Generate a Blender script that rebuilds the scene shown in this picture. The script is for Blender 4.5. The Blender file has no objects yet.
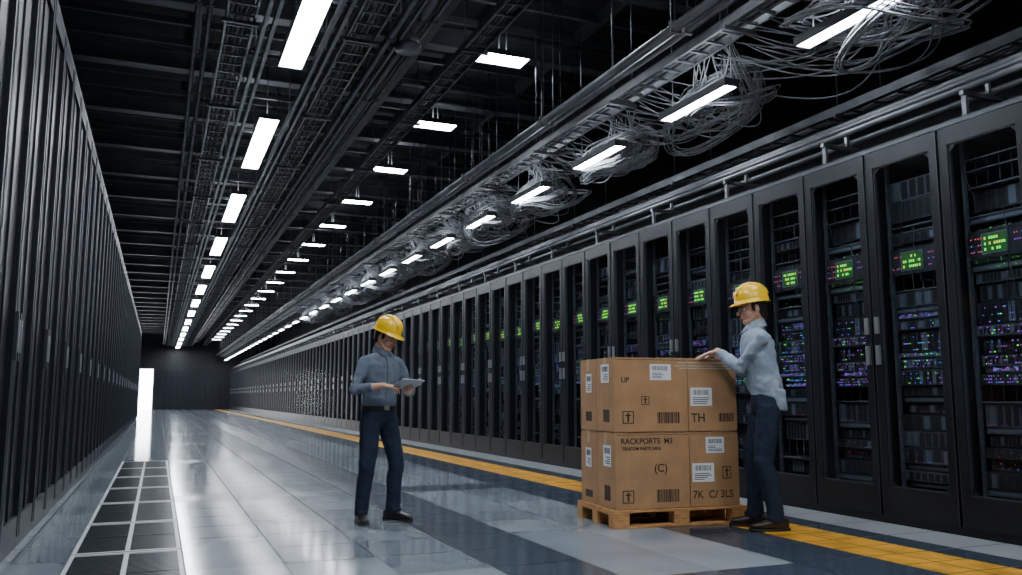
import bpy, math, random
from mathutils import Vector, Matrix, Euler
random.seed(7)
V=Vector
scene=bpy.context.scene
COL=scene.collection

# ---------------------------------------------------------------- materials
def mat(name,color,rough=0.5,metal=0.0,emis=None,estr=0.0,noise=0.0,nscale=8.0,bump=0.0,bscale=40.0,spec=0.5,stretch=None,coat=0.0):
    m=bpy.data.materials.new(name); m.use_nodes=True
    nt=m.node_tree; b=nt.nodes['Principled BSDF']
    b.inputs['Roughness'].default_value=rough
    b.inputs['Metallic'].default_value=metal
    b.inputs['Specular IOR Level'].default_value=spec
    b.inputs['Coat Weight'].default_value=coat
    c=(color[0],color[1],color[2],1)
    b.inputs['Base Color'].default_value=c
    tc=nt.nodes.new('ShaderNodeTexCoord')
    src=tc.outputs['Object']
    if stretch:
        mp=nt.nodes.new('ShaderNodeMapping'); mp.inputs['Scale'].default_value=stretch
        nt.links.new(src,mp.inputs['Vector']); src=mp.outputs['Vector']
    if noise>0:
        n=nt.nodes.new('ShaderNodeTexNoise'); n.inputs['Scale'].default_value=nscale; n.inputs['Detail'].default_value=5
        nt.links.new(src,n.inputs['Vector'])
        r=nt.nodes.new('ShaderNodeValToRGB')
        r.color_ramp.elements[0].position=0.3; r.color_ramp.elements[1].position=0.7
        r.color_ramp.elements[0].color=tuple(max(0,x*(1-noise)) for x in color)+(1,)
        r.color_ramp.elements[1].color=tuple(min(1,x*(1+noise)) for x in color)+(1,)
        nt.links.new(n.outputs['Fac'],r.inputs['Fac']); nt.links.new(r.outputs['Color'],b.inputs['Base Color'])
    if bump>0:
        n2=nt.nodes.new('ShaderNodeTexNoise'); n2.inputs['Scale'].default_value=bscale; n2.inputs['Detail'].default_value=4
        nt.links.new(src,n2.inputs['Vector'])
        bp=nt.nodes.new('ShaderNodeBump'); bp.inputs['Strength'].default_value=bump; bp.inputs['Distance'].default_value=0.02
        nt.links.new(n2.outputs['Fac'],bp.inputs['Height']); nt.links.new(bp.outputs['Normal'],b.inputs['Normal'])
    if emis:
        b.inputs['Emission Color'].default_value=(*emis,1); b.inputs['Emission Strength'].default_value=estr
    return m

M_black=mat('rack_black_steel',(0.016,0.019,0.025),0.32,0.3,noise=0.3,nscale=3)
M_black2=mat('rack_dark_steel',(0.018,0.022,0.03),0.42,0.5,noise=0.2)
M_edge=mat('rack_edge',(0.08,0.09,0.11),0.35,0.6)
M_inside=mat('rack_inside',(0.010,0.011,0.014),0.7)
M_srv=[mat('server_face_%d'%i,c,0.45,0.3,noise=0.3,nscale=20) for i,c in enumerate([(0.03,0.035,0.042),(0.055,0.063,0.075),(0.10,0.115,0.135)])]
M_slot=mat('server_slots',(0.16,0.19,0.23),0.45,0.5)
M_chrome=mat('handle_metal',(0.5,0.52,0.55),0.3,0.8)
def led(n,c,s):
    m=mat(n,(0.01,0.01,0.01),0.4,emis=c,estr=s); m.cycles.emission_sampling='NONE'; return m
M_lg=led('led_green',(0.12,1,0.06),2.0); M_lb=led('led_blue',(0.10,0.22,1),1.4); M_lp=led('led_purple',(0.5,0.12,0.9),1.1)
M_lr=led('led_red',(1,0.12,0.15),1.2); M_ly=led('led_yellow',(0.7,0.9,0.1),1.4); M_lw=led('led_white',(0.6,0.7,0.9),0.45); M_ld=led('led_display_backlight',(0.05,0.35,0.05),0.25)
# glass
M_glass=bpy.data.materials.new('door_glass'); M_glass.use_nodes=True
nt=M_glass.node_tree; nt.nodes.clear()
o=nt.nodes.new('ShaderNodeOutputMaterial'); mx=nt.nodes.new('ShaderNodeMixShader'); tr=nt.nodes.new('ShaderNodeBsdfTransparent'); gl=nt.nodes.new('ShaderNodeBsdfGlossy')
tr.inputs['Color'].default_value=(0.82,0.86,0.92,1); gl.inputs['Roughness'].default_value=0.12; mx.inputs[0].default_value=0.025
nt.links.new(tr.outputs[0],mx.inputs[1]); nt.links.new(gl.outputs[0],mx.inputs[2]); nt.links.new(mx.outputs[0],o.inputs[0])
# perforated panel
def perf(name,c1,c2,scale):
    m=mat(name,c1,0.4,0.4); nt=m.node_tree; b=nt.nodes['Principled BSDF']
    tc=nt.nodes.new('ShaderNodeTexCoord'); vo=nt.nodes.new('ShaderNodeTexVoronoi'); vo.inputs['Scale'].default_value=scale; vo.inputs['Randomness'].default_value=0
    r=nt.nodes.new('ShaderNodeValToRGB'); r.color_ramp.elements[0].position=0.3; r.color_ramp.elements[1].position=0.42
    r.color_ramp.elements[0].color=(*c1,1); r.color_ramp.elements[1].color=(*c2,1)
    nt.links.new(tc.outputs['Object'],vo.inputs['Vector']); nt.links.new(vo.outputs['Distance'],r.inputs['Fac']); nt.links.new(r.outputs['Color'],b.inputs['Base Color'])
    return m
M_perf=perf('perforated_panel',(0.003,0.003,0.004),(0.016,0.02,0.027),55)
M_light=mat('lamp_diffuser',(0.9,0.9,0.9),0.5,emis=(0.88,0.94,1.0),estr=56)
M_up=mat('added_ceiling_glow',(0.9,0.9,0.9),0.5,emis=(0.88,0.94,1.0),estr=10)  # added glow for fixture tops, brightens the ceiling steel
M_house=mat('lamp_housing',(0.12,0.13,0.14),0.4,0.5)
M_beam=mat('beam_steel',(0.085,0.092,0.105),0.5,0.3,noise=0.3,nscale=2)
M_beam2=mat('conduit_steel',(0.17,0.18,0.2),0.38,0.6,noise=0.25,nscale=4)
M_ceil=mat('ceiling_deck',(0.012,0.013,0.016),0.8,noise=0.3,nscale=2)
M_wall=mat('dark_wall',(0.014,0.016,0.02),0.6,noise=0.3,nscale=1.5)
M_cable=mat('cable_grey',(0.20,0.215,0.24),0.4,0.1,noise=0.3,nscale=10)
M_cabled=mat('cable_dark',(0.04,0.043,0.05),0.45)
def tile(n,c,r=0.12,noise=0.14):
    return mat(n,c,r,0.0,noise=noise,nscale=1.3,spec=0.6,bump=0.02,bscale=3)
M_t=[tile('floor_tile_light',(0.215,0.25,0.29)),tile('floor_tile_mid',(0.165,0.195,0.232)),tile('floor_tile_pale',(0.26,0.295,0.335))]
M_td=tile('floor_tile_dark',(0.042,0.056,0.082),0.17)
M_tc=tile('floor_curb_tile',(0.27,0.29,0.31),0.3)
M_ty=mat('floor_tactile_yellow',(0.60,0.29,0.025),0.35,noise=0.5,nscale=5,bump=0.3,bscale=30)
M_grout=mat('floor_grout',(0.03,0.035,0.045),0.6)
M_grate=mat('grate_metal',(0.07,0.08,0.095),0.3,0.8); M_gf=mat('grate_frame',(0.62,0.64,0.67),0.4,0.2); M_gd=mat('grate_void',(0.006,0.006,0.008),0.5)
M_card=mat('cardboard',(0.41,0.23,0.11),0.8,noise=0.12,nscale=6,bump=0.05,bscale=60)
M_card2=mat('cardboard_dark',(0.10,0.055,0.025),0.85,noise=0.15)
M_tape=mat('packing_tape',(0.45,0.29,0.15),0.3,noise=0.1); M_label=mat('paper_label',(0.75,0.77,0.8),0.6,noise=0.04); M_ink=mat('printed_ink',(0.03,0.02,0.015),0.7)
M_strap=mat('stretch_wrap',(0.5,0.45,0.38),0.3)
M_wood=mat('pallet_wood',(0.5,0.25,0.09),0.7,noise=0.3,nscale=6,stretch=(2,12,12),bump=0.1)
M_door=mat('daylight_door',(0.9,0.9,0.9),0.5,emis=(0.93,0.97,1),estr=16)

# ---------------------------------------------------------------- mesh builder
class MB:
    def __init__(s): s.v=[];s.f=[];s.m=[];s.mats=[];s.s=[]
    def mi(s,mt):
        if mt not in s.mats: s.mats.append(mt)
        return s.mats.index(mt)
    def add(s,vs,fs,mt,smooth=False):
        o=len(s.v); s.v+= [tuple(v) for v in vs]; k=s.mi(mt)
        for f in fs: s.f.append(tuple(i+o for i in f)); s.m.append(k); s.s.append(smooth)
    def box(s,c,d,mt,R=None):
        x,y,z=d[0]/2,d[1]/2,d[2]/2
        vs=[V((a*x,b*y,e*z)) for a in(-1,1) for b in(-1,1) for e in(-1,1)]
        if R: vs=[R@v for v in vs]
        c=V(c); vs=[v+c for v in vs]
        s.add(vs,[(0,1,3,2),(4,6,7,5),(0,4,5,1),(2,3,7,6),(0,2,6,4),(1,5,7,3)],mt)
    def bx(s,x0,x1,y0,y1,z0,z1,mt): s.box(((x0+x1)/2,(y0+y1)/2,(z0+z1)/2),(x1-x0,y1-y0,z1-z0),mt)
    def quad(s,a,b,c,d,mt): s.add([a,b,c,d],[(0,1,2,3)],mt)
    def loft(s,secs,mt,n=20,p=1.0,smooth=True):
        vs=[];fs=[]
        for c,a,b in secs:
            for i in range(n):
                t=2*math.pi*i/n; ct,st=math.cos(t),math.sin(t)
                if p!=1.0:
                    ct=math.copysign(abs(ct)**p,ct); st=math.copysign(abs(st)**p,st)
                vs.append(V(c)+V(a)*ct+V(b)*st)
        k=len(secs)
        for j in range(k-1):
            for i in range(n):
                fs.append((j*n+i,j*n+(i+1)%n,(j+1)*n+(i+1)%n,(j+1)*n+i))
        fs.append(tuple(range(n))[::-1]); fs.append(tuple((k-1)*n+i for i in range(n)))
        s.add(vs,fs,mt,smooth)
    def limb(s,pts,rs,mt,n=14,flat=1.0,ref=None,ends=True):
        pts=[V(p) for p in pts]; secs=[]
        for i,p in enumerate(pts):
            if i==0:d=pts[1]-pts[0]
            elif i==len(pts)-1:d=pts[-1]-pts[-2]
            else:d=(pts[i+1]-pts[i]).normalized()+(pts[i]-pts[i-1]).normalized()
            d.normalize(); r0=V(ref) if ref else (V((0,0,1)) if abs(d.z)<0.8 else V((0,1,0)))
            a=d.cross(r0).normalized(); b=a.cross(d).normalized()
            secs.append((p,a*rs[i],b*rs[i]*flat))
        s.loft(secs,mt,n)
        if ends:
            s.ball(pts[0],(rs[0],)*3,mt); s.ball(pts[-1],(rs[-1],)*3,mt)
    def ball(s,c,r,mt,R=None,n=14,m=9):
        vs=[];fs=[]
        c=V(c)
        for j in range(1,m):
            ph=math.pi*j/m
            for i in range(n):
                t=2*math.pi*i/n
                v=V((r[0]*math.sin(ph)*math.cos(t),r[1]*math.sin(ph)*math.sin(t),r[2]*math.cos(ph)))
                if R: v=R@v
                vs.append(c+v)
        top=V((0,0,r[2])); bot=V((0,0,-r[2]))
        if R: top=R@top; bot=R@bot
        vs.append(c+top); vs.append(c+bot); T=len(vs)-2;B=T+1
        for j in range(m-2):
            for i in range(n):
                fs.append((j*n+i,(j+1)*n+i,(j+1)*n+(i+1)%n,j*n+(i+1)%n))
        for i in range(n):
            fs.append((T,i,(i+1)%n)); fs.append((B,(m-2)*n+(i+1)%n,(m-2)*n+i))
        s.add(vs,fs,mt,True)
    def cyl(s,a,b,r,mt,n=8):
        a=V(a);b=V(b);d=(b-a).normalized(); r0=V((0,0,1)) if abs(d.z)<0.8 else V((0,1,0))
        x=d.cross(r0).normalized(); y=x.cross(d)
        s.loft([(a,x*r,y*r),(b,x*r,y*r)],mt,n)
    def data(s,name):
        me=bpy.data.meshes.new(name); me.from_pydata(s.v,[],s.f)
        for m in s.mats: me.materials.append(m)
        me.polygons.foreach_set('material_index',s.m); me.polygons.foreach_set('use_smooth',s.s); me.update()
        return me
    def obj(s,name,parent=None,loc=None,T=None):
        if T is not None: s.v=[tuple(T@V(v)) for v in s.v]
        ob=bpy.data.objects.new(name,s.data(name)); COL.objects.link(ob)
        if loc: ob.location=loc
        if parent: ob.parent=parent
        return ob
def inst(name,me,loc,rot=0):
    ob=bpy.data.objects.new(name,me); ob.location=loc; ob.rotation_euler=(0,0,rot); COL.objects.link(ob); return ob
def empty(name,loc=(0,0,0),rot=0,sc=1):
    e=bpy.data.objects.new(name,None); e.location=loc; e.rotation_euler=(0,0,rot); e.scale=(sc,)*3; e.empty_display_size=0.1; COL.objects.link(e); return e

# ---------------------------------------------------------------- room shell
Y0,Y1=-4.0,76.0; CH=6.7; XL=-2.1; XR=9.2
f=MB()
f.bx(XL,XR,Y0,Y1,-0.12,-0.002,M_grout)
xs=[XL,-1.4,-0.8,-0.48,0.20,0.78,1.36,1.94,2.54,3.14,3.74,4.32,4.86,5.12,5.62,6.4,7.2,8.2,XR]
ny=int((Y1-Y0)/0.6)
for j in range(ny):
    ya=Y0+j*0.6; yb=ya+0.6
    for i in range(len(xs)-1):
        xa,xb=xs[i],xs[i+1]; g=0.006
        if xa==-0.48 and 2.0<=ya<15.2: continue
        m=random.choice(M_t)
        if xa==1.94: m=M_td
        if xa==3.74 or xa==4.86: m=M_td
        if xa==5.12: m=M_tc
        if (j%9==4) and xa<4.3 and xa>=0.14: m=M_td
        if xa==4.32:
            for a in range(2):
                for bq in range(2):
                    f.quad((xa+g+a*.27,ya+g+bq*.3,0),(xa+(a+1)*.27-g,ya+g+bq*.3,0),(xa+(a+1)*.27-g,ya+(bq+1)*.3-g,0),(xa+g+a*.27,ya+(bq+1)*.3-g,0),M_ty)
            continue
        f.quad((xa+g,ya+g,0),(xb-g,ya+g,0),(xb-g,yb-g,0),(xa+g,yb-g,0),m)
f.obj('floor')
c=MB(); c.bx(XL,XR,Y0,Y1,CH,CH+0.1,M_ceil); c.obj('ceiling')
w=MB(); w.bx(XL-0.1,XL,Y0,Y1,0,CH,M_wall); w.obj('wall_left')
w=MB(); w.bx(XR,XR+0.1,Y0,Y1,0,CH,M_wall); w.obj('wall_right')
w=MB(); w.bx(XL,XR,Y0-0.1,Y0,0,CH,M_wall); w.obj('wall_front')
w=MB(); w.bx(XL,XR,Y1,Y1+0.1,0,CH,M_wall); w.obj('wall_back')
w=MB()
for i in range(12): w.bx(-0.2+i*0.48,0.2+i*0.48,Y1-0.06,Y1-0.005,0.1,3.2,M_black2)
w.obj('trim_1')
d=MB(); d.bx(-1.95,-0.45,Y1-0.03,Y1-0.01,0,3.3,M_door)
for a,bq in ((-2.03,-1.95),(-0.45,-0.37)): d.bx(a,bq,Y1-.06,Y1-.005,0,3.38,M_beam2)
d.bx(-2.03,-0.37,Y1-.06,Y1-.005,3.3,3.38,M_beam2); d.obj('door_1')

# floor grates
g=MB(); GA,GB=-0.475,0.195; GM=(GA+GB)/2
for k in range(9):
    ya=2.02+k*1.466; yb=ya+1.42
    g.bx(GA,GB,ya,yb,-0.03,-0.02,M_gd)
    for (a,b) in ((GA,GA+.025),(GM-.015,GM+.015),(GB-.025,GB)): g.bx(a,b,ya,yb,-0.03,0.004,M_gf)
    for yy in (ya,yb-0.03): g.bx(GA,GB,yy,yy+0.03,-0.03,0.005,M_gf)
    g.bx(GA,GB,ya+0.7,ya+0.715,-0.03,0.004,M_grate)
    n=34
    for i in range(n):
        yy=ya+0.04+i*(1.34/n); g.bx(GA+.025,GB-.025,yy,yy+0.014,-0.02,0.001,M_grate)
g.bx(-0.48,0.20,1.99,15.22,-0.035,-0.03,M_gd)
g.obj('floor_grate')

# ---------------------------------------------------------------- right racks
RH=3.18; W=0.755
def rack_right(seed):
    R=random.Random(seed); b=MB(); D=1.1
    b.bx(0.0,D,0,2*W,0,0.10,M_black); b.bx(0.0,D,0,2*W,RH-0.1,RH,M_black)
    b.bx(D-0.03,D,0,2*W,0.1,RH-0.1,M_inside)
    for yy in (0,W-0.012,2*W-0.024): b.bx(0.03,D,yy,yy+0.024,0.1,RH-0.1,M_inside)
    b.bx(-0.02,0.0,0,2*W,RH-0.05,RH-0.02,M_edge)
    for h in (0,1):
        y0=h*W+0.012; y1=(h+1)*W-0.012
        b.bx(-0.03,0.015,y0,y0+0.075,0.07,RH-0.06,M_black); b.bx(-0.03,0.015,y1-0.075,y1,0.07,RH-0.06,M_black)
        b.bx(-0.03,0.015,y0,y1,RH-0.2,RH-0.06,M_black); b.bx(-0.03,0.015,y0,y1,0.07,0.3,M_black)
        for a,bb in ((y0+0.075,y0+0.085),(y1-0.085,y1-0.075)): b.bx(-0.02,0.01,a,bb,0.3,RH-0.2,M_edge)
        for a,bb in ((0.3,0.308),(RH-0.208,RH-0.2)): b.bx(-0.02,0.01,y0+0.075,y1-0.075,a,bb,M_edge)
        for cy,sy in ((y0+0.085,1),(y1-0.085,-1)):
            for cz,sz in ((0.308,1),(RH-0.208,-1)):
                b.add([(-0.012,cy,cz),(-0.012,cy+sy*0.05,cz),(-0.012,cy,cz+sz*0.05),(0.0,cy,cz),(0.0,cy+sy*0.05,cz),(0.0,cy,cz+sz*0.05)],[(0,1,2),(3,5,4),(1,4,5,2)],M_black)
        b.quad((-0.004,y0+0.08,0.3),(-0.004,y1-0.08,0.3),(-0.004,y1-0.08,RH-0.2),(-0.004,y0+0.08,RH-0.2),M_glass)
        b.bx(-0.034,-0.028,y0,y0+0.006,0.07,RH-0.06,M_edge); b.bx(-0.034,-0.028,y1-0.006,y1,0.07,RH-0.06,M_edge)
        hy=(W-0.055) if h==0 else (W+0.055)
        for z0,z1 in ((1.30,1.46),(1.56,1.70)):
            b.bx(-0.05,-0.03,hy-0.02,hy+0.02,z0,z1,M_chrome)
            b.bx(-0.056,-0.05,hy-0.009,hy+0.009,z0+0.02,z1-0.02,M_chrome)
        xi=0.14
        for a in (y0+0.06,y1-0.085): b.bx(xi-0.02,xi+0.01,a,a+0.025,0.2,RH-0.15,M_srv[2])
        z=0.30; e0=y0+0.09; e1=y1-0.09
        while z<RH-0.3:
            u=R.choice([0.05,0.09,0.09,0.135,0.18]); 
            if z+u>RH-0.22: break
            top=z+u-0.008
            ty=R.random(); depth=xi+R.choice([0,0,0.03,0.06])
            if z>2.35: ty=R.choice([0.1,0.95,0.95])
            if ty<0.93 or 1.1<z<1.7:
                b.bx(depth,xi+0.5,e0,e1,z,top,R.choice(M_srv))
                xf=depth-0.004
                n=R.choice([6,8,12,16]) 
                if u>=0.09:
                    for k in range(n):
                        ya=e0+0.02+k*(e1-e0-0.04)/n; yb=ya+(e1-e0-0.04)/n*0.72
                        b.quad((xf,ya,z+0.012),(xf,yb,z+0.012),(xf,yb,top-0.012),(xf,ya,top-0.012),M_slot if R.random()<0.22 else M_inside)
                else:
                    b.quad((xf,e0+0.02,z+0.01),(xf,e1-0.02,z+0.01),(xf,e1-0.02,top-0.01),(xf,e0+0.02,top-0.01),M_slot)
            else:
                b.bx(xi,xi+0.5,e0,e1,z,z+0.012,M_srv[2])
                for k in range(6): b.bx(xi+0.05,xi+0.055,e0+k*0.1,e0+k*0.1+0.006,z,z+u,M_srv[2])
            def L(m,p,rows,sz=0.006):
                xf=depth-0.008
                for r in range(rows):
                    zz=z+0.015+r*(u-0.02)/rows
                    for k in range(26):
                        if R.random()<p:
                            ya=e0+0.03+k*(e1-e0-0.06)/26
                            mm=m() ; l=sz*R.choice([1,1,1.8])
                            b.quad((xf,ya,zz),(xf,ya+l,zz),(xf,ya+l,zz+sz),(xf,ya,zz+sz),mm)
            if 1.10<z<1.68: L(lambda:R.choice([M_lb,M_lb,M_lp,M_lp,M_lp,M_lg,M_lw]),0.36,3,0.008)
            elif 0.80<z<0.98: L(lambda:R.choice([M_lw,M_lp,M_lw,M_lr]),0.2,2)
            elif 0.40<z<0.58: L(lambda:R.choice([M_lw,M_lb,M_lw,M_lr]),0.2,2)
            elif 1.9<z<2.3: L(lambda:R.choice([M_lw,M_lg]),0.1,2)
            z+=u
        zc=2.06+R.uniform(-0.02,0.02); xf=xi-0.05
        b.bx(xf,xi+0.3,e0+0.02,e1-0.02,zc,zc+0.22,M_srv[0])
        yc=e0+0.17+R.uniform(0,0.05)
        b.quad((xf-0.003,yc-.012,zc+0.03),(xf-0.003,yc+0.212,zc+0.03),(xf-0.003,yc+0.212,zc+0.19),(xf-0.003,yc-.012,zc+0.19),M_slot)
        b.quad((xf-0.005,yc,zc+0.04),(xf-0.005,yc+0.2,zc+0.04),(xf-0.005,yc+0.2,zc+0.18),(xf-0.005,yc,zc+0.18),M_ld)
        for r in range(3):
            for k in range(9):
                if R.random()<0.7:
                    ya=yc+0.01+k*0.02; zz=zc+0.055+r*0.042
                    b.quad((xf-0.008,ya,zz),(xf-0.008,ya+0.014,zz),(xf-0.008,ya+0.014,zz+0.02),(xf-0.008,ya,zz+0.02),R.choice([M_lg,M_lg,M_ly]))
        for side in (0,1):
            for k in range(6):
                for r in range(3):
                    if R.random()<.6:
                        ya=(e0+0.40+k*0.02) if side else (e0+.04+k*.02); zq=zc+.05+r*.05
                        b.quad((xf-0.004,ya,zq),(xf-0.004,ya+0.009,zq),(xf-0.004,ya+0.009,zq+0.009),(xf-0.004,ya,zq+0.009),R.choice([M_lr,M_lp,M_lb,M_lr]))
        for k in range(4):
            ya=R.uniform(e0,e1); pts=[]; za=R.uniform(1.9,2.9); L0=R.uniform(0.3,0.8)
            for q in range(5): pts.append((xi-0.05-0.02*math.sin(q),ya+0.03*math.sin(q*1.3+k),za-L0*q/4))
            b.limb(pts,[0.004]*5,M_cabled,n=5,ends=False)
    return b.data('server_rack')
RV=[rack_right(s) for s in range(4)]
y=4.74-1.51*5; n=0
while y+1.51<Y1-0.1:
    inst('server_rack',RV[random.Random(n*3+1).randrange(4)],(5.62,y,0)); y+=1.51; n+=1

# ---------------------------------------------------------------- left racks
LH=4.0
def rack_left():
    b=MB(); D=1.1
    b.bx(-D,-0.03,0.004,2*W-0.004,0,LH,M_black)
    b.bx(-0.03,0.0,0,2*W,0,0.1,M_black2); b.bx(-0.03,0.02,0,2*W,LH-0.06,LH,M_edge)
    for h in (0,1):
        y0=h*W+0.008; y1=(h+1)*W-0.008
        b.bx(-0.03,0.03,y0,y0+0.06,0.1,LH-0.08,M_black2); b.bx(-0.03,0.03,y1-0.06,y1,0.1,LH-0.08,M_black2)
        for z0,z1 in ((0.1,0.24),(LH-0.2,LH-0.08)): b.bx(-0.03,0.025,y0,y1,z0,z1,M_black2)
        b.bx(-0.02,0.0,y0+0.06,y1-0.06,0.24,LH-0.2,M_perf)
        b.bx(0.0,0.012,(y0+y1)/2-0.01,(y0+y1)/2+0.01,0.24,LH-0.2,M_black2)
        b.bx(0.028,0.034,y0,y0+0.008,0.1,LH-0.08,M_edge); b.bx(0.028,0.034,y1-0.008,y1,0.1,LH-0.08,M_edge)
        hy=(W-0.045) if h==0 else (W+0.045)
        b.bx(0.03,0.05,hy-0.015,hy+0.015,1.25,1.55,M_edge); b.bx(0.05,0.058,hy-0.008,hy+0.008,1.3,1.5,M_chrome)
    return b.data('server_cabinet')
RL=rack_left()
y=-0.8; 
while y<42: inst('server_cabinet',RL,(-0.86,y,0)); y+=1.51

# ---------------------------------------------------------------- luminaires
def lum(w,l,rod):
    b=MB(); b.bx(-w/2,w/2,-l/2,l/2,0.0,0.006,M_light)
    t=0.015
    b.bx(-w/2-t,-w/2,-l/2-t,l/2+t,-0.008,0.07,M_house); b.bx(w/2,w/2+t,-l/2-t,l/2+t,-0.008,0.07,M_house)
    b.bx(-w/2,w/2,-l/2-t,-l/2,-0.008,0.07,M_house); b.bx(-w/2,w/2,l/2,l/2+t,-0.008,0.07,M_house)
    b.bx(-w/2,w/2,-l/2,l/2,0.05,0.07,M_house)
    b.bx(-w*.4,w*.4,-l*.46,l*.46,0.07,0.074,M_up)  # added glowing sheet on the fixture top, fills the dark ceiling
    for s in (-1,1): b.cyl((0,s*l*0.38,0.07),(0,s*l*0.38,rod),0.008,M_house,6)
    return b.data('ceiling_light')
LA=lum(0.27,2.9,CH-5.03); LB=lum(0.14,1.15,CH-4.03); LC=lum(0.66,0.36,CH-5.63)
k=-2
while 8.8+5.0*k<Y1-2: inst('ceiling_light',LA,(1.30,8.8+5.0*k,5.03)); k+=1
k=-3
while 4.95+2.15*k<Y1-2: inst('ceiling_light',LB,(5.0,4.95+2.15*k,4.03)); k+=1
k=-4
while 10.4+3.1*k<Y1-2: inst('ceiling_light',LC,(4.16,10.4+3.1*k,5.63)); k+=1

# ---------------------------------------------------------------- ceiling structure
b=MB(); y=-3
def ibeam_x(b,y,z,h,w,m):
    b.bx(XL,XR,y-w/2,y+w/2,z,z+0.03,m); b.bx(XL,XR,y-w/2,y+w/2,z+h-0.03,z+h,m); b.bx(XL,XR,y-0.012,y+0.012,z+0.03,z+h-0.03,m)
def ibeam_y(b,x,z,h,w,m):
    b.bx(x-w/2,x+w/2,Y0,Y1,z,z+0.03,m); b.bx(x-w/2,x+w/2,Y0,Y1,z+h-0.03,z+h,m); b.bx(x-0.012,x+0.012,Y0,Y1,z+0.03,z+h-0.03,m)
while y<Y1: ibeam_x(b,y,6.1,0.3,0.22,M_beam); y+=2.4
y=-2.2
while y<Y1: b.bx(XL,XR,y-0.03,y+0.03,6.52,6.62,M_beam); y+=0.8
for x in (3.1,6.6,8.2): ibeam_y(b,x,5.85,0.26,0.2,M_beam)
for x in (0.3,2.6,4.2,5.8,7.4): b.bx(x-0.04,x+0.04,Y0,Y1,6.5,6.7,M_beam)
b.obj('roof_steel_frame')

def tray(b,x0,x1,z,y0=-3.5,y1=75.5,cab=6,mt=M_beam2,step=0.3,hang=3.0):
    b.bx(x0-0.012,x0+0.012,y0,y1,z,z+0.09,mt); b.bx(x1-0.012,x1+0.012,y0,y1,z,z+0.09,mt)
    y=y0
    while y<y1: b.bx(x0,x1,y-0.015,y+0.015,z+0.01,z+0.03,mt); y+=step
    for i in range(cab):
        x=x0+0.04+(x1-x0-0.08)*(i+0.5)/cab; pts=[];yy=y0
        while yy<=y1: pts.append((x+random.uniform(-.015,.015),yy,z+0.05+random.uniform(0,.02))); yy+=2.0
        b.limb(pts,[0.016]*len(pts),M_cabled if i%2 else M_cable,n=6,ends=False)
    y=y0+1
    while y<y1:
        for x in (x0,x1): b.cyl((x,y,z+0.05),(x,y,CH),0.008,mt,5)
        b.bx(x0-0.05,x1+0.05,y-0.02,y+0.02,z-0.04,z,mt); y+=hang
for (x0,x1,z) in ((0.50,0.80,5.2),(1.84,2.16,5.2),(3.3,3.55,5.3)):
    b=MB(); tray(b,x0,x1,z); b.obj('cable_tray')
b=MB(); tray(b,4.66,4.92,4.4,cab=5,hang=2.15,step=0.25); b.obj('cable_tray')
b=MB()
for x in (1.00,1.60,0.90,1.70): b.bx(x-0.02,x+0.02,-3.5,75.5,5.12,5.2,M_beam2)
y=-3
while y<75: b.bx(0.84,1.78,y-0.02,y+0.02,5.2,5.24,M_beam2); b.cyl((0.89,y,5.24),(0.89,y,CH),0.01,M_beam2,5); b.cyl((1.74,y,5.24),(1.74,y,CH),0.01,M_beam2,5); y+=1.667
b.obj('luminaire_support_rail')
b=MB()
for x,z,r in ((0.2,5.35,0.03),(0.33,5.35,0.03),(2.36,5.3,0.04),(2.48,5.3,0.025),(2.75,5.6,0.05),(2.9,5.6,0.03),(4.36,4.5,0.05),(4.50,4.5,0.035),(4.60,4.62,0.025)):
    b.cyl((x,-3.8,z),(x,75.8,z),r,M_beam2,10)
    y=-2.5
    while y<75: b.cyl((x,y,z),(x,y,CH),0.006,M_beam2,5); b.bx(x-r-0.01,x+r+0.01,y-0.02,y+0.02,z-r-0.008,z+r+0.008,M_beam); y+=3.0
b.obj('ceiling_conduit')
b=MB()
for x,z,r in ((5.7,3.42,0.028),(5.78,3.50,0.028),(5.9,3.58,0.035),(6.05,3.45,0.03)):
    b.cyl((x,-3.5,z),(x,75.8,z),r,M_beam2,10)
y=-3
while y<75:
    b.bx(5.66,6.15,y-0.02,y+0.02,RH+0.18,RH+0.215,M_beam2); b.bx(5.68,5.71,y-0.02,y+0.02,RH,RH+0.2,M_beam2); b.bx(6.1,6.13,y-0.02,y+0.02,RH,RH+0.2,M_beam2); b.bx(5.95,5.98,y-0.015,y+0.015,RH+0.2,RH+0.42,M_beam2); y+=1.51
b.obj('overhead_pipe_rack')
b=MB(); tray(b,6.3,6.9,3.9,cab=8,hang=3.0); b.obj('cable_tray')
b=MB(); b.cyl((2.6,9.6,5.4),(2.6,9.6,CH),0.02,M_beam2); b.ball((2.6,9.6,5.32),(0.14,0.14,0.12),M_beam2); b.cyl((2.6,9.6,5.2),(2.6,9.6,5.27),0.16,M_beam2,16); b.obj('ceiling_camera')
b=MB(); b.box((4.1,6.7,5.85),(0.7,0.5,0.12),M_beam2)
for i in range(6): b.box((4.1,6.5+i*0.08,5.785),(0.62,0.03,0.02),M_slot)
for sx in (-.3,.3): b.cyl((4.1+sx,6.7,5.9),(4.1+sx,6.7,CH),0.01,M_beam2)
b.obj('air_vent')

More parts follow.
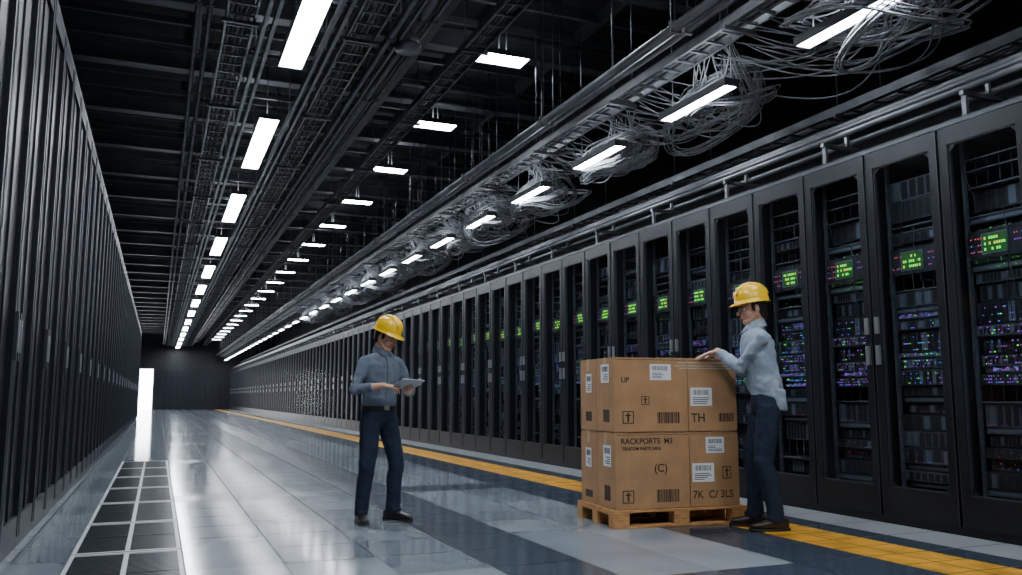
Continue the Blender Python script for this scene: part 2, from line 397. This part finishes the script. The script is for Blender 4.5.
# ---------------------------------------------------------------- cable coils: loose loops drooping off the tray
def coil(seed):
    R=random.Random(seed); cu=bpy.data.curves.new('cable_coil','CURVE'); cu.dimensions='3D'; cu.bevel_depth=0.0075; cu.bevel_resolution=1; cu.materials.append(M_cable)
    for grp in range(4):
        gx=R.uniform(-.12,.18); gy=R.uniform(-.3,.3); gz=R.uniform(-.1,.14); gp=R.uniform(0,6.28); grx=R.uniform(.35,.62); gry=R.uniform(.45,.85); tl=R.uniform(.08,.28)
        for s in range(7):
            rx=grx*R.uniform(.88,1.1); ry=gry*R.uniform(.88,1.1); ph=R.uniform(-.4,.4)+gp
            ox,oy,oz=gx+R.uniform(-.04,.04),gy+R.uniform(-.05,.05),gz+R.uniform(-.05,.05)
            sp=cu.splines.new('NURBS'); N=24; sp.points.add(N-1); sp.use_cyclic_u=True; sp.order_u=4
            for i in range(N):
                t=2*math.pi*i/N
                sp.points[i].co=(ox+rx*math.cos(t)*(1+.10*math.sin(2*t+ph)),oy+ry*math.sin(t)*(1+.08*math.cos(3*t+ph)),oz-tl*math.sin(t+gp)+0.04*math.sin(3*t+ph),1)
    for s in range(22):
        x=R.uniform(-.6,-.3); sp=cu.splines.new('NURBS'); N=10; sp.points.add(N-1); sp.order_u=4; sp.use_endpoint_u=True
        L=R.uniform(1.2,2.6); sag=R.uniform(.15,.6); bow=R.uniform(.2,1.1); y0=R.uniform(-1.0,-.3)
        for i in range(N):
            u=i/(N-1); sp.points[i].co=(x+bow*math.sin(u*math.pi)+R.uniform(-.02,.02),y0+L*u,0.30-sag*4*u*(1-u),1)
    return cu
CV=[coil(i+10) for i in range(5)]
for k in range(15):
    ob=bpy.data.objects.new('cable_coil',CV[k%5]); COL.objects.link(ob)
    ob.location=(5.40,5.15+2.15*(k-1)+random.uniform(-.2,.2),4.14); ob.rotation_euler=(0.0,random.uniform(-.08,.05),random.uniform(-.15,.15)); q=random.uniform(.85,1.05); ob.scale=(q,q,1)

# ---------------------------------------------------------------- pallet & boxes
PX,PY=3.35,6.02; PW,PD=1.2,0.76; PR=math.radians(-5)
PM=Matrix.Translation((PX,PY,0))@Matrix.Rotation(PR,4,'Z')
b=MB()
for yy in (0,0.33,0.66): b.bx(0,PW,yy,yy+0.1,0,0.022,M_wood)
for yy in (0,0.33,0.66):
    for xx in (0,0.53,1.06): b.bx(xx,xx+0.14,yy,yy+0.1,0.022,0.1,M_wood)
for xx in (0,0.53,1.06): b.bx(xx,xx+0.14,0,PD,0.1,0.12,M_wood)
for i in range(6): b.bx(0,PW,i*0.132,i*0.132+0.1,0.12,0.142,M_wood)
ob=b.obj('wooden_pallet',loc=(PX,PY,0)); ob.rotation_euler=(0,0,PR); md=ob.modifiers.new('bev','BEVEL'); md.width=0.004; md.segments=2
def text(t,size,loc,rot,parent,m=M_ink):
    cu=bpy.data.curves.new('print_text','FONT'); cu.body=t; cu.size=size; cu.extrude=0.0003; cu.offset=0.0012; cu.materials.append(m)
    o=bpy.data.objects.new('print_text',cu); COL.objects.link(o); o.parent=parent; o.location=loc; o.rotation_euler=rot
RF=(math.pi/2,0,0); RLf=(math.pi/2,0,-math.pi/2)
def carton(x,y,z,w,d,h,labels,seed):
    R=random.Random(seed); e=empty('cardboard_box',PM@V((x,y,z)),PR)
    b=MB(); 
    b.bx(0,w,0,d,0.003,h-0.012,M_card)
    b.bx(0,w,0,d/2-0.003,h-0.012,h-.003,M_card); b.bx(0,w,d/2+0.003,d,h-0.012,h-.003,M_card)
    o=b.obj('carton',e); md=o.modifiers.new('bev','BEVEL'); md.width=0.008; md.segments=2
    t=MB(); t.bx(-0.001,w+0.001,d/2-0.03,d/2+0.03,h-.003,h-0.0015,M_tape); t.bx(-0.0015,0,d/2-0.03,d/2+0.03,h-0.1,h-.003,M_tape); t.bx(w,w+0.0015,d/2-0.03,d/2+0.03,h-0.1,h-.003,M_tape)
    t.bx(0.01,w-0.01,-0.0012,0,h-0.022,h-0.018,M_card2)
    t.obj('packing_tape',e)
    p=MB()
    for (face,u,v,lw,lh,kind) in labels:
        def q(u0,u1,v0,v1,m,off):
            if face=='F': p.bx(u0,u1,-off,0,v0,v1,m)
            else: p.bx(-off,0,u0,u1,v0,v1,m)
        if kind=='label':
            q(u,u+lw,v,v+lh,M_label,0.002)
            for k in range(4): q(u+lw*.1,u+lw*R.uniform(.5,.9),v+lh*(.12+.1*k),v+lh*(.16+.1*k),M_ink,0.003)
            k=u+lw*.12
            while k<u+lw*.85: ww=R.choice([.003,.006]); q(k,k+ww,v+lh*.6,v+lh*.88,M_ink,0.003); k+=ww+R.choice([.004,.007])
        elif kind=='bar':
            k=u
            while k<u+lw: ww=R.choice([.004,.009,.014]); q(k,min(k+ww,u+lw),v,v+lh,M_ink,0.0015); k+=ww+.006
        elif kind=='icon':
            for (a,bb,c2,dd) in ((0,1,0,.08),(0,1,.92,1),(0,.08,0,1),(.92,1,0,1),(.42,.58,.15,.85),(.25,.75,.6,.7)): q(u+lw*a,u+lw*bb,v+lh*c2,v+lh*dd,M_ink,0.0015)
        else:
            loc=(u,-0.0015,v) if face=='F' else (-0.0015,d-u,v)
            text(kind,lh,loc,RF if face=='F' else RLf,e)
    p.obj('print_marks',e)
    return e
H=0.605; bx0=0.03; by0=0.02; DF=.36; DB=.35
carton(bx0,by0,0.142,0.66,DF,H,[('F',0.05,H-0.09,.5,.062,'RACKPORTS  M3'),('F',0.06,H-0.14,.3,.034,'TELECOM PARTS 24KG'),('F',0.06,0.05,.1,.1,'icon'),('F',0.36,0.05,.2,.1,'bar'),('L',0.08,0.33,.15,.17,'label'),('F',.34,.29,.1,.09,'(C)'),('L',.1,.06,.12,.12,'bar')],1)
carton(bx0+0.665,by0,0.142,0.455,DF,H,[('F',0.15,0.43,.17,.13,'label'),('F',0.02,0.2,.2,.15,'label'),('F',0.02,0.07,.1,.085,'7K  C/ 3LS'),('F',.3,.22,.08,.1,'icon')],2)
carton(bx0,by0+DF+.005,0.142,1.12,DB,H,[('L',0.12,0.3,.12,.16,'label'),('L',.1,.05,.15,.06,'bar')],3)
zt=0.142+H
carton(bx0,by0,zt,0.66,DF,H,[('F',0.32,0.42,.19,.13,'label'),('F',0.07,0.07,.1,.1,'icon'),('F',0.38,0.07,.2,.09,'bar'),('L',0.1,0.40,.16,.15,'label'),('L',.1,.08,.12,.1,'bar'),('F',.06,.40,.1,.06,'UP'),('F',.24,.22,.07,.07,'icon')],4)
e5=carton(bx0+0.665,by0,zt,0.455,DF,H,[('F',0.0+.02,0.21,.2,.15,'label'),('F',0.02,0.08,.1,.1,'TH'),('F',.28,.08,.14,.07,'bar')],5)
carton(bx0,by0+DF+.005,zt,1.12,DB,H,[('L',0.1,0.32,.12,.16,'label'),('L',.1,.08,.13,.08,'bar')],6)
ZTOP=zt+H
b=MB()
for dz,r0 in ((0.045,-.10),(0.07,-.12),(.09,-.08)): b.bx(r0,.457,-0.005,-0.002,H-dz,H-dz+0.008,M_strap)
b.bx(.455,.459,-.005,DF,H-.075,H-.033,M_strap)
b.obj('packing_strap',e5)

# ---------------------------------------------------------------- people
M_skin=mat('skin',(0.58,0.32,0.22),0.5,noise=0.08,nscale=15); M_lip=mat('lips',(0.38,0.15,0.12),0.45)
M_hair=mat('hair_dark',(0.02,0.014,0.01),0.6,bump=0.4,bscale=150,stretch=(1,1,6))
M_eye=mat('eye_white',(0.6,0.6,0.58),0.3); M_iris=mat('eye_iris',(0.02,0.012,0.008),0.2)
M_hat=mat('helmet_yellow',(1.0,0.58,0.004),0.28,coat=0.4,noise=0.03)
M_belt=mat('belt_leather',(0.015,0.01,0.008),0.4,noise=0.2); M_shoe=mat('shoe_leather',(0.02,0.014,0.011),0.35,noise=0.3,nscale=15); M_sole=mat('shoe_sole',(0.008,0.008,0.008),0.7)
def cloth(n,c,b=0.35): return mat(n,c,0.85,noise=0.12,nscale=12,bump=b,bscale=14,spec=0.2,stretch=(1,1,1.8))
tex=bpy.data.textures.new('fold',type='CLOUDS'); tex.noise_scale=0.10; tex.noise_depth=2
tex2=bpy.data.textures.new('crease',type='MARBLE'); tex2.noise_scale=0.11; tex2.turbulence=9; tex2.noise_depth=1
def finish(ob,vox,disp=0.0,smooth=4,crease=0.0):
    r=ob.modifiers.new('rm','REMESH'); r.mode='VOXEL'; r.voxel_size=vox; r.use_smooth_shade=True
    s=ob.modifiers.new('sm','SMOOTH'); s.iterations=smooth; s.factor=0.5
    if disp>0:
        d=ob.modifiers.new('dp','DISPLACE'); d.texture=tex; d.strength=disp; d.mid_level=0.5; d.texture_coords='LOCAL'
    if crease>0:
        d=ob.modifiers.new('cr','DISPLACE'); d.texture=tex2; d.strength=crease; d.mid_level=0.5; d.texture_coords='LOCAL'
def ik(a,b,l1,l2,pole):
    d=b-a; L=min(d.length,l1+l2-0.002); dn=d.normalized(); x=(l1*l1-l2*l2+L*L)/(2*L); h=math.sqrt(max(0,l1*l1-x*x))
    p=(pole-dn*pole.dot(dn)).normalized(); return a+dn*x+p*h
def hand(m,wrist,d,n,left,curls,mt,elbow=None,start=0.5):
    d=V(d).normalized(); n=V(n); n=(n-d*n.dot(d)).normalized(); t=n.cross(d)*(1 if left else -1)
    w=V(wrist)
    if elbow is not None:
        a=elbow.lerp(w,start); m.limb([a,elbow.lerp(w,0.8),w],[0.037,0.029,0.026],mt,flat=1)
    m.loft([(w-d*0.015,t*.027,n*.02),(w+d*0.02,t*.032,n*.018),(w+d*.06,t*.041,n*.016),(w+d*.09,t*.041,n*.013),(w+d*.1,t*.036,n*.009)],mt,16)
    m.ball(w+d*.035+t*.022+n*.008,(.022,.022,.022),mt)
    for i,(off,L,r) in enumerate(((.031,.074,.0088),(.0105,.083,.009),(-.0105,.077,.0086),(-.031,.06,.0078))):
        p=w+d*(.092 if i in(1,2) else .086)+t*off; pts=[p-d*.02,p]; rs=[r,r*1.05]; a=0; cu=curls[i]
        dd=(d+t*off*1.5).normalized()
        for sgm,fr in ((0,.45),(1,.3),(2,.25)):
            a+=cu*(0.7 if sgm==0 else 1.0); dirn=dd*math.cos(a)+n*math.sin(a); p=p+dirn*L*fr; pts.append(p.copy()); rs.append(r*(1-.1*(sgm+1)))
        m.limb(pts,rs,mt,n=9)
    p=w+d*.03+t*.026; tc=curls[4]
    d1=(d*.65+t*.7+n*.25).normalized(); p1=p+d1*.04; d2=(d*.85+t*(.5-tc*.6)+n*(.2+tc*.5)).normalized(); p2=p1+d2*.032; d3=(d*.95+t*(.25-tc)+n*(.2+tc*.7)).normalized(); p3=p2+d3*.024
    m.limb([p,p1,p2,p3],[.014,.0115,.0105,.0085],mt,n=9)

def person(name,loc,head,sc,lean,feet,wrists,hands,sleeve,shirtc,pantc,hpitch,hyaw,tail=False,poles=None,htilt=0):
    E=empty(name,loc,head,sc)
    M_s=cloth(name+'_shirt',shirtc); M_p=cloth(name+'_trousers',pantc,0.25)
    t=MB(); X=V((1,0,0)); Yv=V((0,1,0))
    t.loft([((0,0,z),X*a,Yv*b2) for z,a,b2 in ((.82,.07,.11),(.86,.105,.155),(.91,.118,.168),(.97,.112,.160),(1.015,.106,.15))],M_p,24)
    shoes=MB(); sole=MB()
    for sgn,(fx,fy,yaw) in zip((1,-1),feet):
        hip=V((0,sgn*.088,.89)); yd=V((math.cos(yaw),math.sin(yaw),0)); ank=V((fx,fy,.09))
        kn=ik(hip,ank,.415,.40,yd)
        m1=hip.lerp(kn,.45); c1=kn.lerp(ank,.32)-yd*.012; a0=ank-V((0,0,.035))+yd*.004
        t.limb([hip,m1,kn,c1,kn.lerp(ank,.75),a0],[.092,.085,.070,.069,.062,.062],M_p,18,ends=False)
        t.ball(hip+V((-.03,-sgn*.01,.01)),(.09,.085,.09),M_p); t.ball(kn,(.067,)*3,M_p)
        t.ball(a0+V((0,0,.035))+yd*.02,(.064,.062,.026),M_p)
        sd=V((-yd.y,yd.x,0)); g=V((fx,fy,0))
        def shp(dst,prof,p):
            dst.loft([(g+yd*x+V((0,0,zc)),sd*w,V((0,0,hh))) for x,w,zc,hh in prof],M_shoe if dst is shoes else M_sole,18,p)
        shp(shoes,[(-.085,.018,.05,.028),(-.075,.034,.052,.042),(-.03,.04,.058,.05),(.03,.041,.055,.045),(.08,.046,.045,.033),(.13,.048,.038,.026),(.17,.04,.034,.022),(.195,.022,.03,.014)],.75)
        shoes.limb([g+V((0,0,.06)),g+V((0,0,.13))],[.044,.044],M_shoe)
        shp(sole,[(-.092,.02,.011,.011),(-.08,.038,.011,.011),(-.03,.043,.011,.011),(.03,.043,.010,.010),(.08,.05,.010,.010),(.13,.052,.010,.010),(.175,.043,.010,.010),(.203,.022,.010,.009)],.6)
    o=t.obj('trousers',E); finish(o,.010,.016,3,.007)
    o=shoes.obj('shoes',E); finish(o,.006,0,2); sole.obj('shoe_soles',E)
    s=MB(); lx=lambda z: lean*(z-1.0)
    S=((.975,.108,.153),(1.0,.116,.161),(1.05,.125,.168),(1.13,.124,.166),(1.22,.127,.172),(1.31,.128,.180),(1.38,.118,.182),(1.43,.095,.165),(1.465,.074,.118),(1.50,.060,.070))
    s.loft([((lx(z)+(.008 if z>1.2 else .0),0,z),X*a,Yv*b2) for z,a,b2 in S],M_s,28)
    s.ball((lx(1.33)+.045,.06,1.33),(.07,.085,.10),M_s); s.ball((lx(1.33)+.045,-.06,1.33),(.07,.085,.10),M_s)
    s.ball((lx(1.34)-.035,0,1.34),(.085,.15,.12),M_s)
    hn=MB()
    for sgn,wr,(hd,hnorm,curls),pl in zip((1,-1),wrists,hands,poles):
        sh=V((lx(1.42)+.0,sgn*.176,1.40)); wr=V(wr); el=ik(sh,wr,.285,.255,V(pl))
        end=el.lerp(wr,sleeve)
        s.ball(sh,(.058,.054,.058),M_s)
        s.limb([V((lx(1.43),sgn*.09,1.425)),sh],[.055,.054],M_s,14)
        s.limb([sh,sh.lerp(el,.5),el,el.lerp(wr,sleeve*.5),end],[.058,.054,.049,.046,.042 if sleeve<.8 else .037],M_s,16,ends=False)
        s.ball(el,(.049,)*3,M_s)
        dn=(wr-el).normalized(); s.limb([end-dn*.03,end],[.047 if sleeve<.8 else .039]*2,M_s,14,ends=False)
        hand(hn,wr,hd,hnorm,sgn==1,curls,M_skin,el,max(.3,sleeve-.15))
    if tail:
        s.loft([((lx(z)+x,y,z),X*a,Yv*b2) for z,x,y,a,b2 in ((1.03,-.01,.0,.118,.162),(.98,-.012,.0,.12,.168),(.955,-.02,.0,.115,.16))],M_s,24)
        s.loft([((x,y,z),X*a,Yv*b2) for z,x,y,a,b2 in ((1.02,-.05,.06,.07,.11),(.96,-.06,.075,.065,.095),(.90,-.07,.085,.06,.085),(.87,-.075,.09,.05,.07))],M_s,20)
    o=s.obj('shirt',E); finish(o,.009,.014,4,.011)
    cl=MB(); N=20
    for i in range(N):
        a0=2*math.pi*(i+.0)/N; a1=2*math.pi*(i+1.0)/N
        def cp(a,r,z): return V((lx(z)-.004+r*math.cos(a),r*.96*math.sin(a),z-.020*math.cos(a)))
        cl.quad(cp(a0,.066,1.545),cp(a1,.066,1.545),cp(a1,.082,1.487),cp(a0,.082,1.487),M_s)
    for q in (1,-1):
        cl.add([(lx(1.5)+.052,q*.036,1.522),(lx(1.5)+.064,q*.004,1.505),(lx(1.45)+.112,q*.042,1.446),(lx(1.45)+.076,q*.072,1.478)],[(0,1,2,3)],M_s)
    o=cl.obj('shirt_collar',E); md=o.modifiers.new('sol','SOLIDIFY'); md.thickness=.006; md.offset=0
    pk=MB(); zz=[1.05,1.13,1.22,1.31,1.38,1.43,1.465]; aa=[.125,.124,.127,.128,.118,.097,.076]
    for i in range(len(zz)-1):
        x0=lx(zz[i])+(.008 if zz[i]>1.2 else 0)+aa[i]+.006; x1=lx(zz[i+1])+(.008 if zz[i+1]>1.2 else 0)+aa[i+1]+.006
        pk.add([(x0,-.016,zz[i]),(x0,.016,zz[i]),(x1,.016,zz[i+1]),(x1,-.016,zz[i+1]),(x0-.02,-.018,zz[i]),(x0-.02,.018,zz[i]),(x1-.02,.018,zz[i+1]),(x1-.02,-.018,zz[i+1])],[(0,1,2,3),(0,3,7,4),(1,5,6,2)],M_s)
        pk.ball(((x0+x1)/2+.001,0,(zz[i]+zz[i+1])/2),(.003,.005,.005),M_slot)
    pk.obj('shirt_placket',E)
    o=hn.obj('hands',E); finish(o,.0035,0,2)
    if not tail:
        bt=MB(); N=32
        def ring(z,k): return [(.112*k*math.cos(2*math.pi*i/N),.158*k*math.sin(2*math.pi*i/N),z) for i in range(N)]
        vs=ring(.975,1.09)+ring(1.012,1.09)+ring(1.012,.98)+ring(.975,.98)
        fs=[]
        for r in range(4):
            for i in range(N): fs.append((r*N+i,r*N+(i+1)%N,((r+1)%4)*N+(i+1)%N,((r+1)%4)*N+i))
        bt.add(vs,fs,M_belt,False); bt.box((.124,0,.994),(.008,.05,.042),M_chrome); bt.obj('belt',E)
    piv=V((lx(1.5)-.006,0,1.512)); T=Matrix.Translation(piv)@Matrix.Rotation(hyaw,4,'Z')@Matrix.Rotation(hpitch,4,'Y')@Matrix.Rotation(htilt,4,'X')@Matrix.Scale(1.04,4)
    h=MB()
    h.ball((-.008,0,.15),(.097,.076,.105),M_skin,n=20,m=14); h.ball((.03,0,.09),(.062,.056,.078),M_skin); h.ball((.066,0,.033),(.027,.03,.022),M_skin)
    for q in(1,-1):
        h.ball((.05,q*.036,.088),(.032,.027,.034),M_skin); h.limb([(.0,q*.056,.075),(.06,q*.03,.033)],[.018,.017],M_skin)
        h.ball((-.006,q*.08,.115),(.017,.008,.03),M_skin); h.ball((.112,q*.011,.093),(.009,.008,.007),M_skin)
        h.ball((.078,q*.032,.146),(.016,.024,.009),M_skin)
    h.limb([(.088,0,.14),(.103,0,.118),(.118,0,.099)],[.009,.011,.0125],M_skin); h.ball((.085,0,.068),(.017,.026,.02),M_skin)
    # neck follows from the (untilted) torso to the tilted head
    n0=T.inverted()@V((lx(1.45)-.008,0,1.45)); n1=T.inverted()@V((lx(1.5)-.006,0,1.51))
    h.limb([n0,n1,(-.012,0,.04),(-.012,0,.09)],[.062,.058,.058,.06],M_skin)
    o=h.obj('head',E,T=T); finish(o,.0042,0,2)
    fc=MB()
    for q in(1,-1):
        fc.ball((.078,q*.032,.125),(.013,.014,.0085),M_eye); fc.ball((.089,q*.032,.124),(.004,.006,.006),M_iris)
        fc.limb([(.082,q*.05,.143),(.094,q*.033,.148),(.098,q*.014,.145)],[.003,.0045,.004],M_hair,8)
        fc.limb([(.08,q*.046,.13),(.09,q*.032,.133),(.089,q*.02,.129)],[.0025]*3,M_skin,8)
    fc.limb([(.094,-.023,.066),(.103,0,.069),(.094,.023,.066)],[.003,.0055,.003],M_lip,8); fc.limb([(.094,-.02,.060),(.101,0,.058),(.094,.02,.060)],[.003,.006,.003],M_lip,8)
    fc.obj('face_features',E,T=T)
    hr=MB(); hr.ball((-.026,0,.145),(.088,.080,.09),M_hair,n=20,m=12); hr.ball((-.048,0,.085),(.056,.064,.062),M_hair)
    for q in(1,-1): hr.ball((.018,q*.071,.135),(.018,.008,.035),M_hair)
    o=hr.obj('hair',E,T=T); finish(o,.006,0,1)
    hl=MB(); N=40; prof=[(1.0,-.004,1),(1.0,.0,1),(1.0,.006,0),(.99,.03,0),(.95,.06,0),(.86,.09,0),(.7,.115,0),(.48,.132,0),(.22,.141,0),(.02,.143,0)]
    vs=[];fs=[]
    for r,z,br in prof:
        for i in range(N):
            a=2*math.pi*i/N; k=r
            if br: k=r+.09+.30*max(0,math.cos(a))**2.5
            zz=z-(0.012*max(0,math.cos(a))**2 if br else 0)
            rib=.0
            if not br and abs(math.sin(a))<.17 and r<.97: rib=.006
            vs.append((.128*k*math.cos(a),.108*k*math.sin(a),zz+rib))
    for j in range(len(prof)-1):
        for i in range(N): fs.append((j*N+i,j*N+(i+1)%N,(j+1)*N+(i+1)%N,(j+1)*N+i))
    fs.append(tuple((len(prof)-1)*N+i for i in range(N)))
    hl.add(vs,fs,M_hat,True)
    for yy in (-.035,0,.035):
        pts=[(.122*math.cos(a)*.99,yy,.03+.115*math.sin(a)*(1-abs(yy)*1.2)) for a in [math.pi*k/12 for k in range(1,12)]]
        hl.limb(pts,[.007]*len(pts),M_hat,8)
    T2=T@Matrix.Translation((-.004,0,.168))@Matrix.Rotation(-.04,4,'Y')
    o=hl.obj('hard_hat',E,T=T2); md=o.modifiers.new('sol','SOLIDIFY'); md.thickness=.003
    return E

D=math.radians
lt=person('man_with_tablet',(1.74,7.17,0),D(-70),0.945,0.05,
   [(.02,.15,.45),(-.03,-.15,-.35)],
   [(.25,.13,1.13),(.25,-.12,1.19)],
   [((.8,-.45,.25),(-.25,-.1,.95),[.25,.25,.25,.3,.5]),((.8,.5,-.15),(-.1,.25,-.95),[.12,.5,.6,.65,.5])],
   .62,(0.13,0.16,0.21),(0.020,0.030,0.052),D(24),D(20),poles=[(-.4,.8,-.6),(-.4,-.8,-.6)])
tb=MB(); Rt=Matrix.Rotation(-.45,3,'Y')@Matrix.Rotation(.1,3,'Z')
ctr=V((.375,.045,1.20))
M_tab=mat('tablet_case',(0.35,0.37,0.4),0.35,0.3); M_scr=mat('tablet_screen',(0.25,0.28,0.32),0.15,emis=(.6,.7,.8),estr=.25)
tb.box(ctr,(.18,.25,.009),M_tab,Rt); tb.box(ctr+Rt@V((0,0,.0055)),(.155,.22,.002),M_scr,Rt)
o=tb.obj('tablet',lt); md=o.modifiers.new('b','BEVEL'); md.width=.003

ml=V((4.53,5.60,0)); mh=D(154); ms=1.065
Mi=(Matrix.Translation(ml)@Matrix.Rotation(mh,4,'Z')@Matrix.Scale(ms,4)).inverted(); Mr=Mi.to_3x3()
w1=Mi@V((4.26,5.86,ZTOP+.055)); w2=Mi@V((4.35,6.02,ZTOP+.05))
person('man_handling_boxes',ml,mh,ms,0.13,
   [(-.02,.11,.12),(.08,-.12,-.1)],
   [w1,w2],
   [(Mr@V((-.72,.62,-.28)),Mr@V((-.1,.1,-1)),[.15,.18,.2,.25,.2]),(Mr@V((-.9,.3,-.2)),Mr@V((-.1,.0,-1)),[.12,.15,.18,.2,.2])],
   .93,(0.31,0.38,0.47),(0.018,0.028,0.050),D(9),D(8),tail=True,poles=[(-.3,.5,-.9),(-.3,-.5,-.9)])

# ---------------------------------------------------------------- world & camera
wd=bpy.data.worlds.new('world'); scene.world=wd; wd.use_nodes=True
wd.node_tree.nodes['Background'].inputs[0].default_value=(0.02,0.025,0.03,1); wd.node_tree.nodes['Background'].inputs[1].default_value=0.5
cd=bpy.data.cameras.new('camera'); cam=bpy.data.objects.new('camera',cd); COL.objects.link(cam)
cd.sensor_width=36; cd.lens=850/1022*36; cd.clip_end=200
cam.location=(0,0,1.03); cam.rotation_euler=(D(90+7.34),0,D(-22.39))
scene.camera=cam
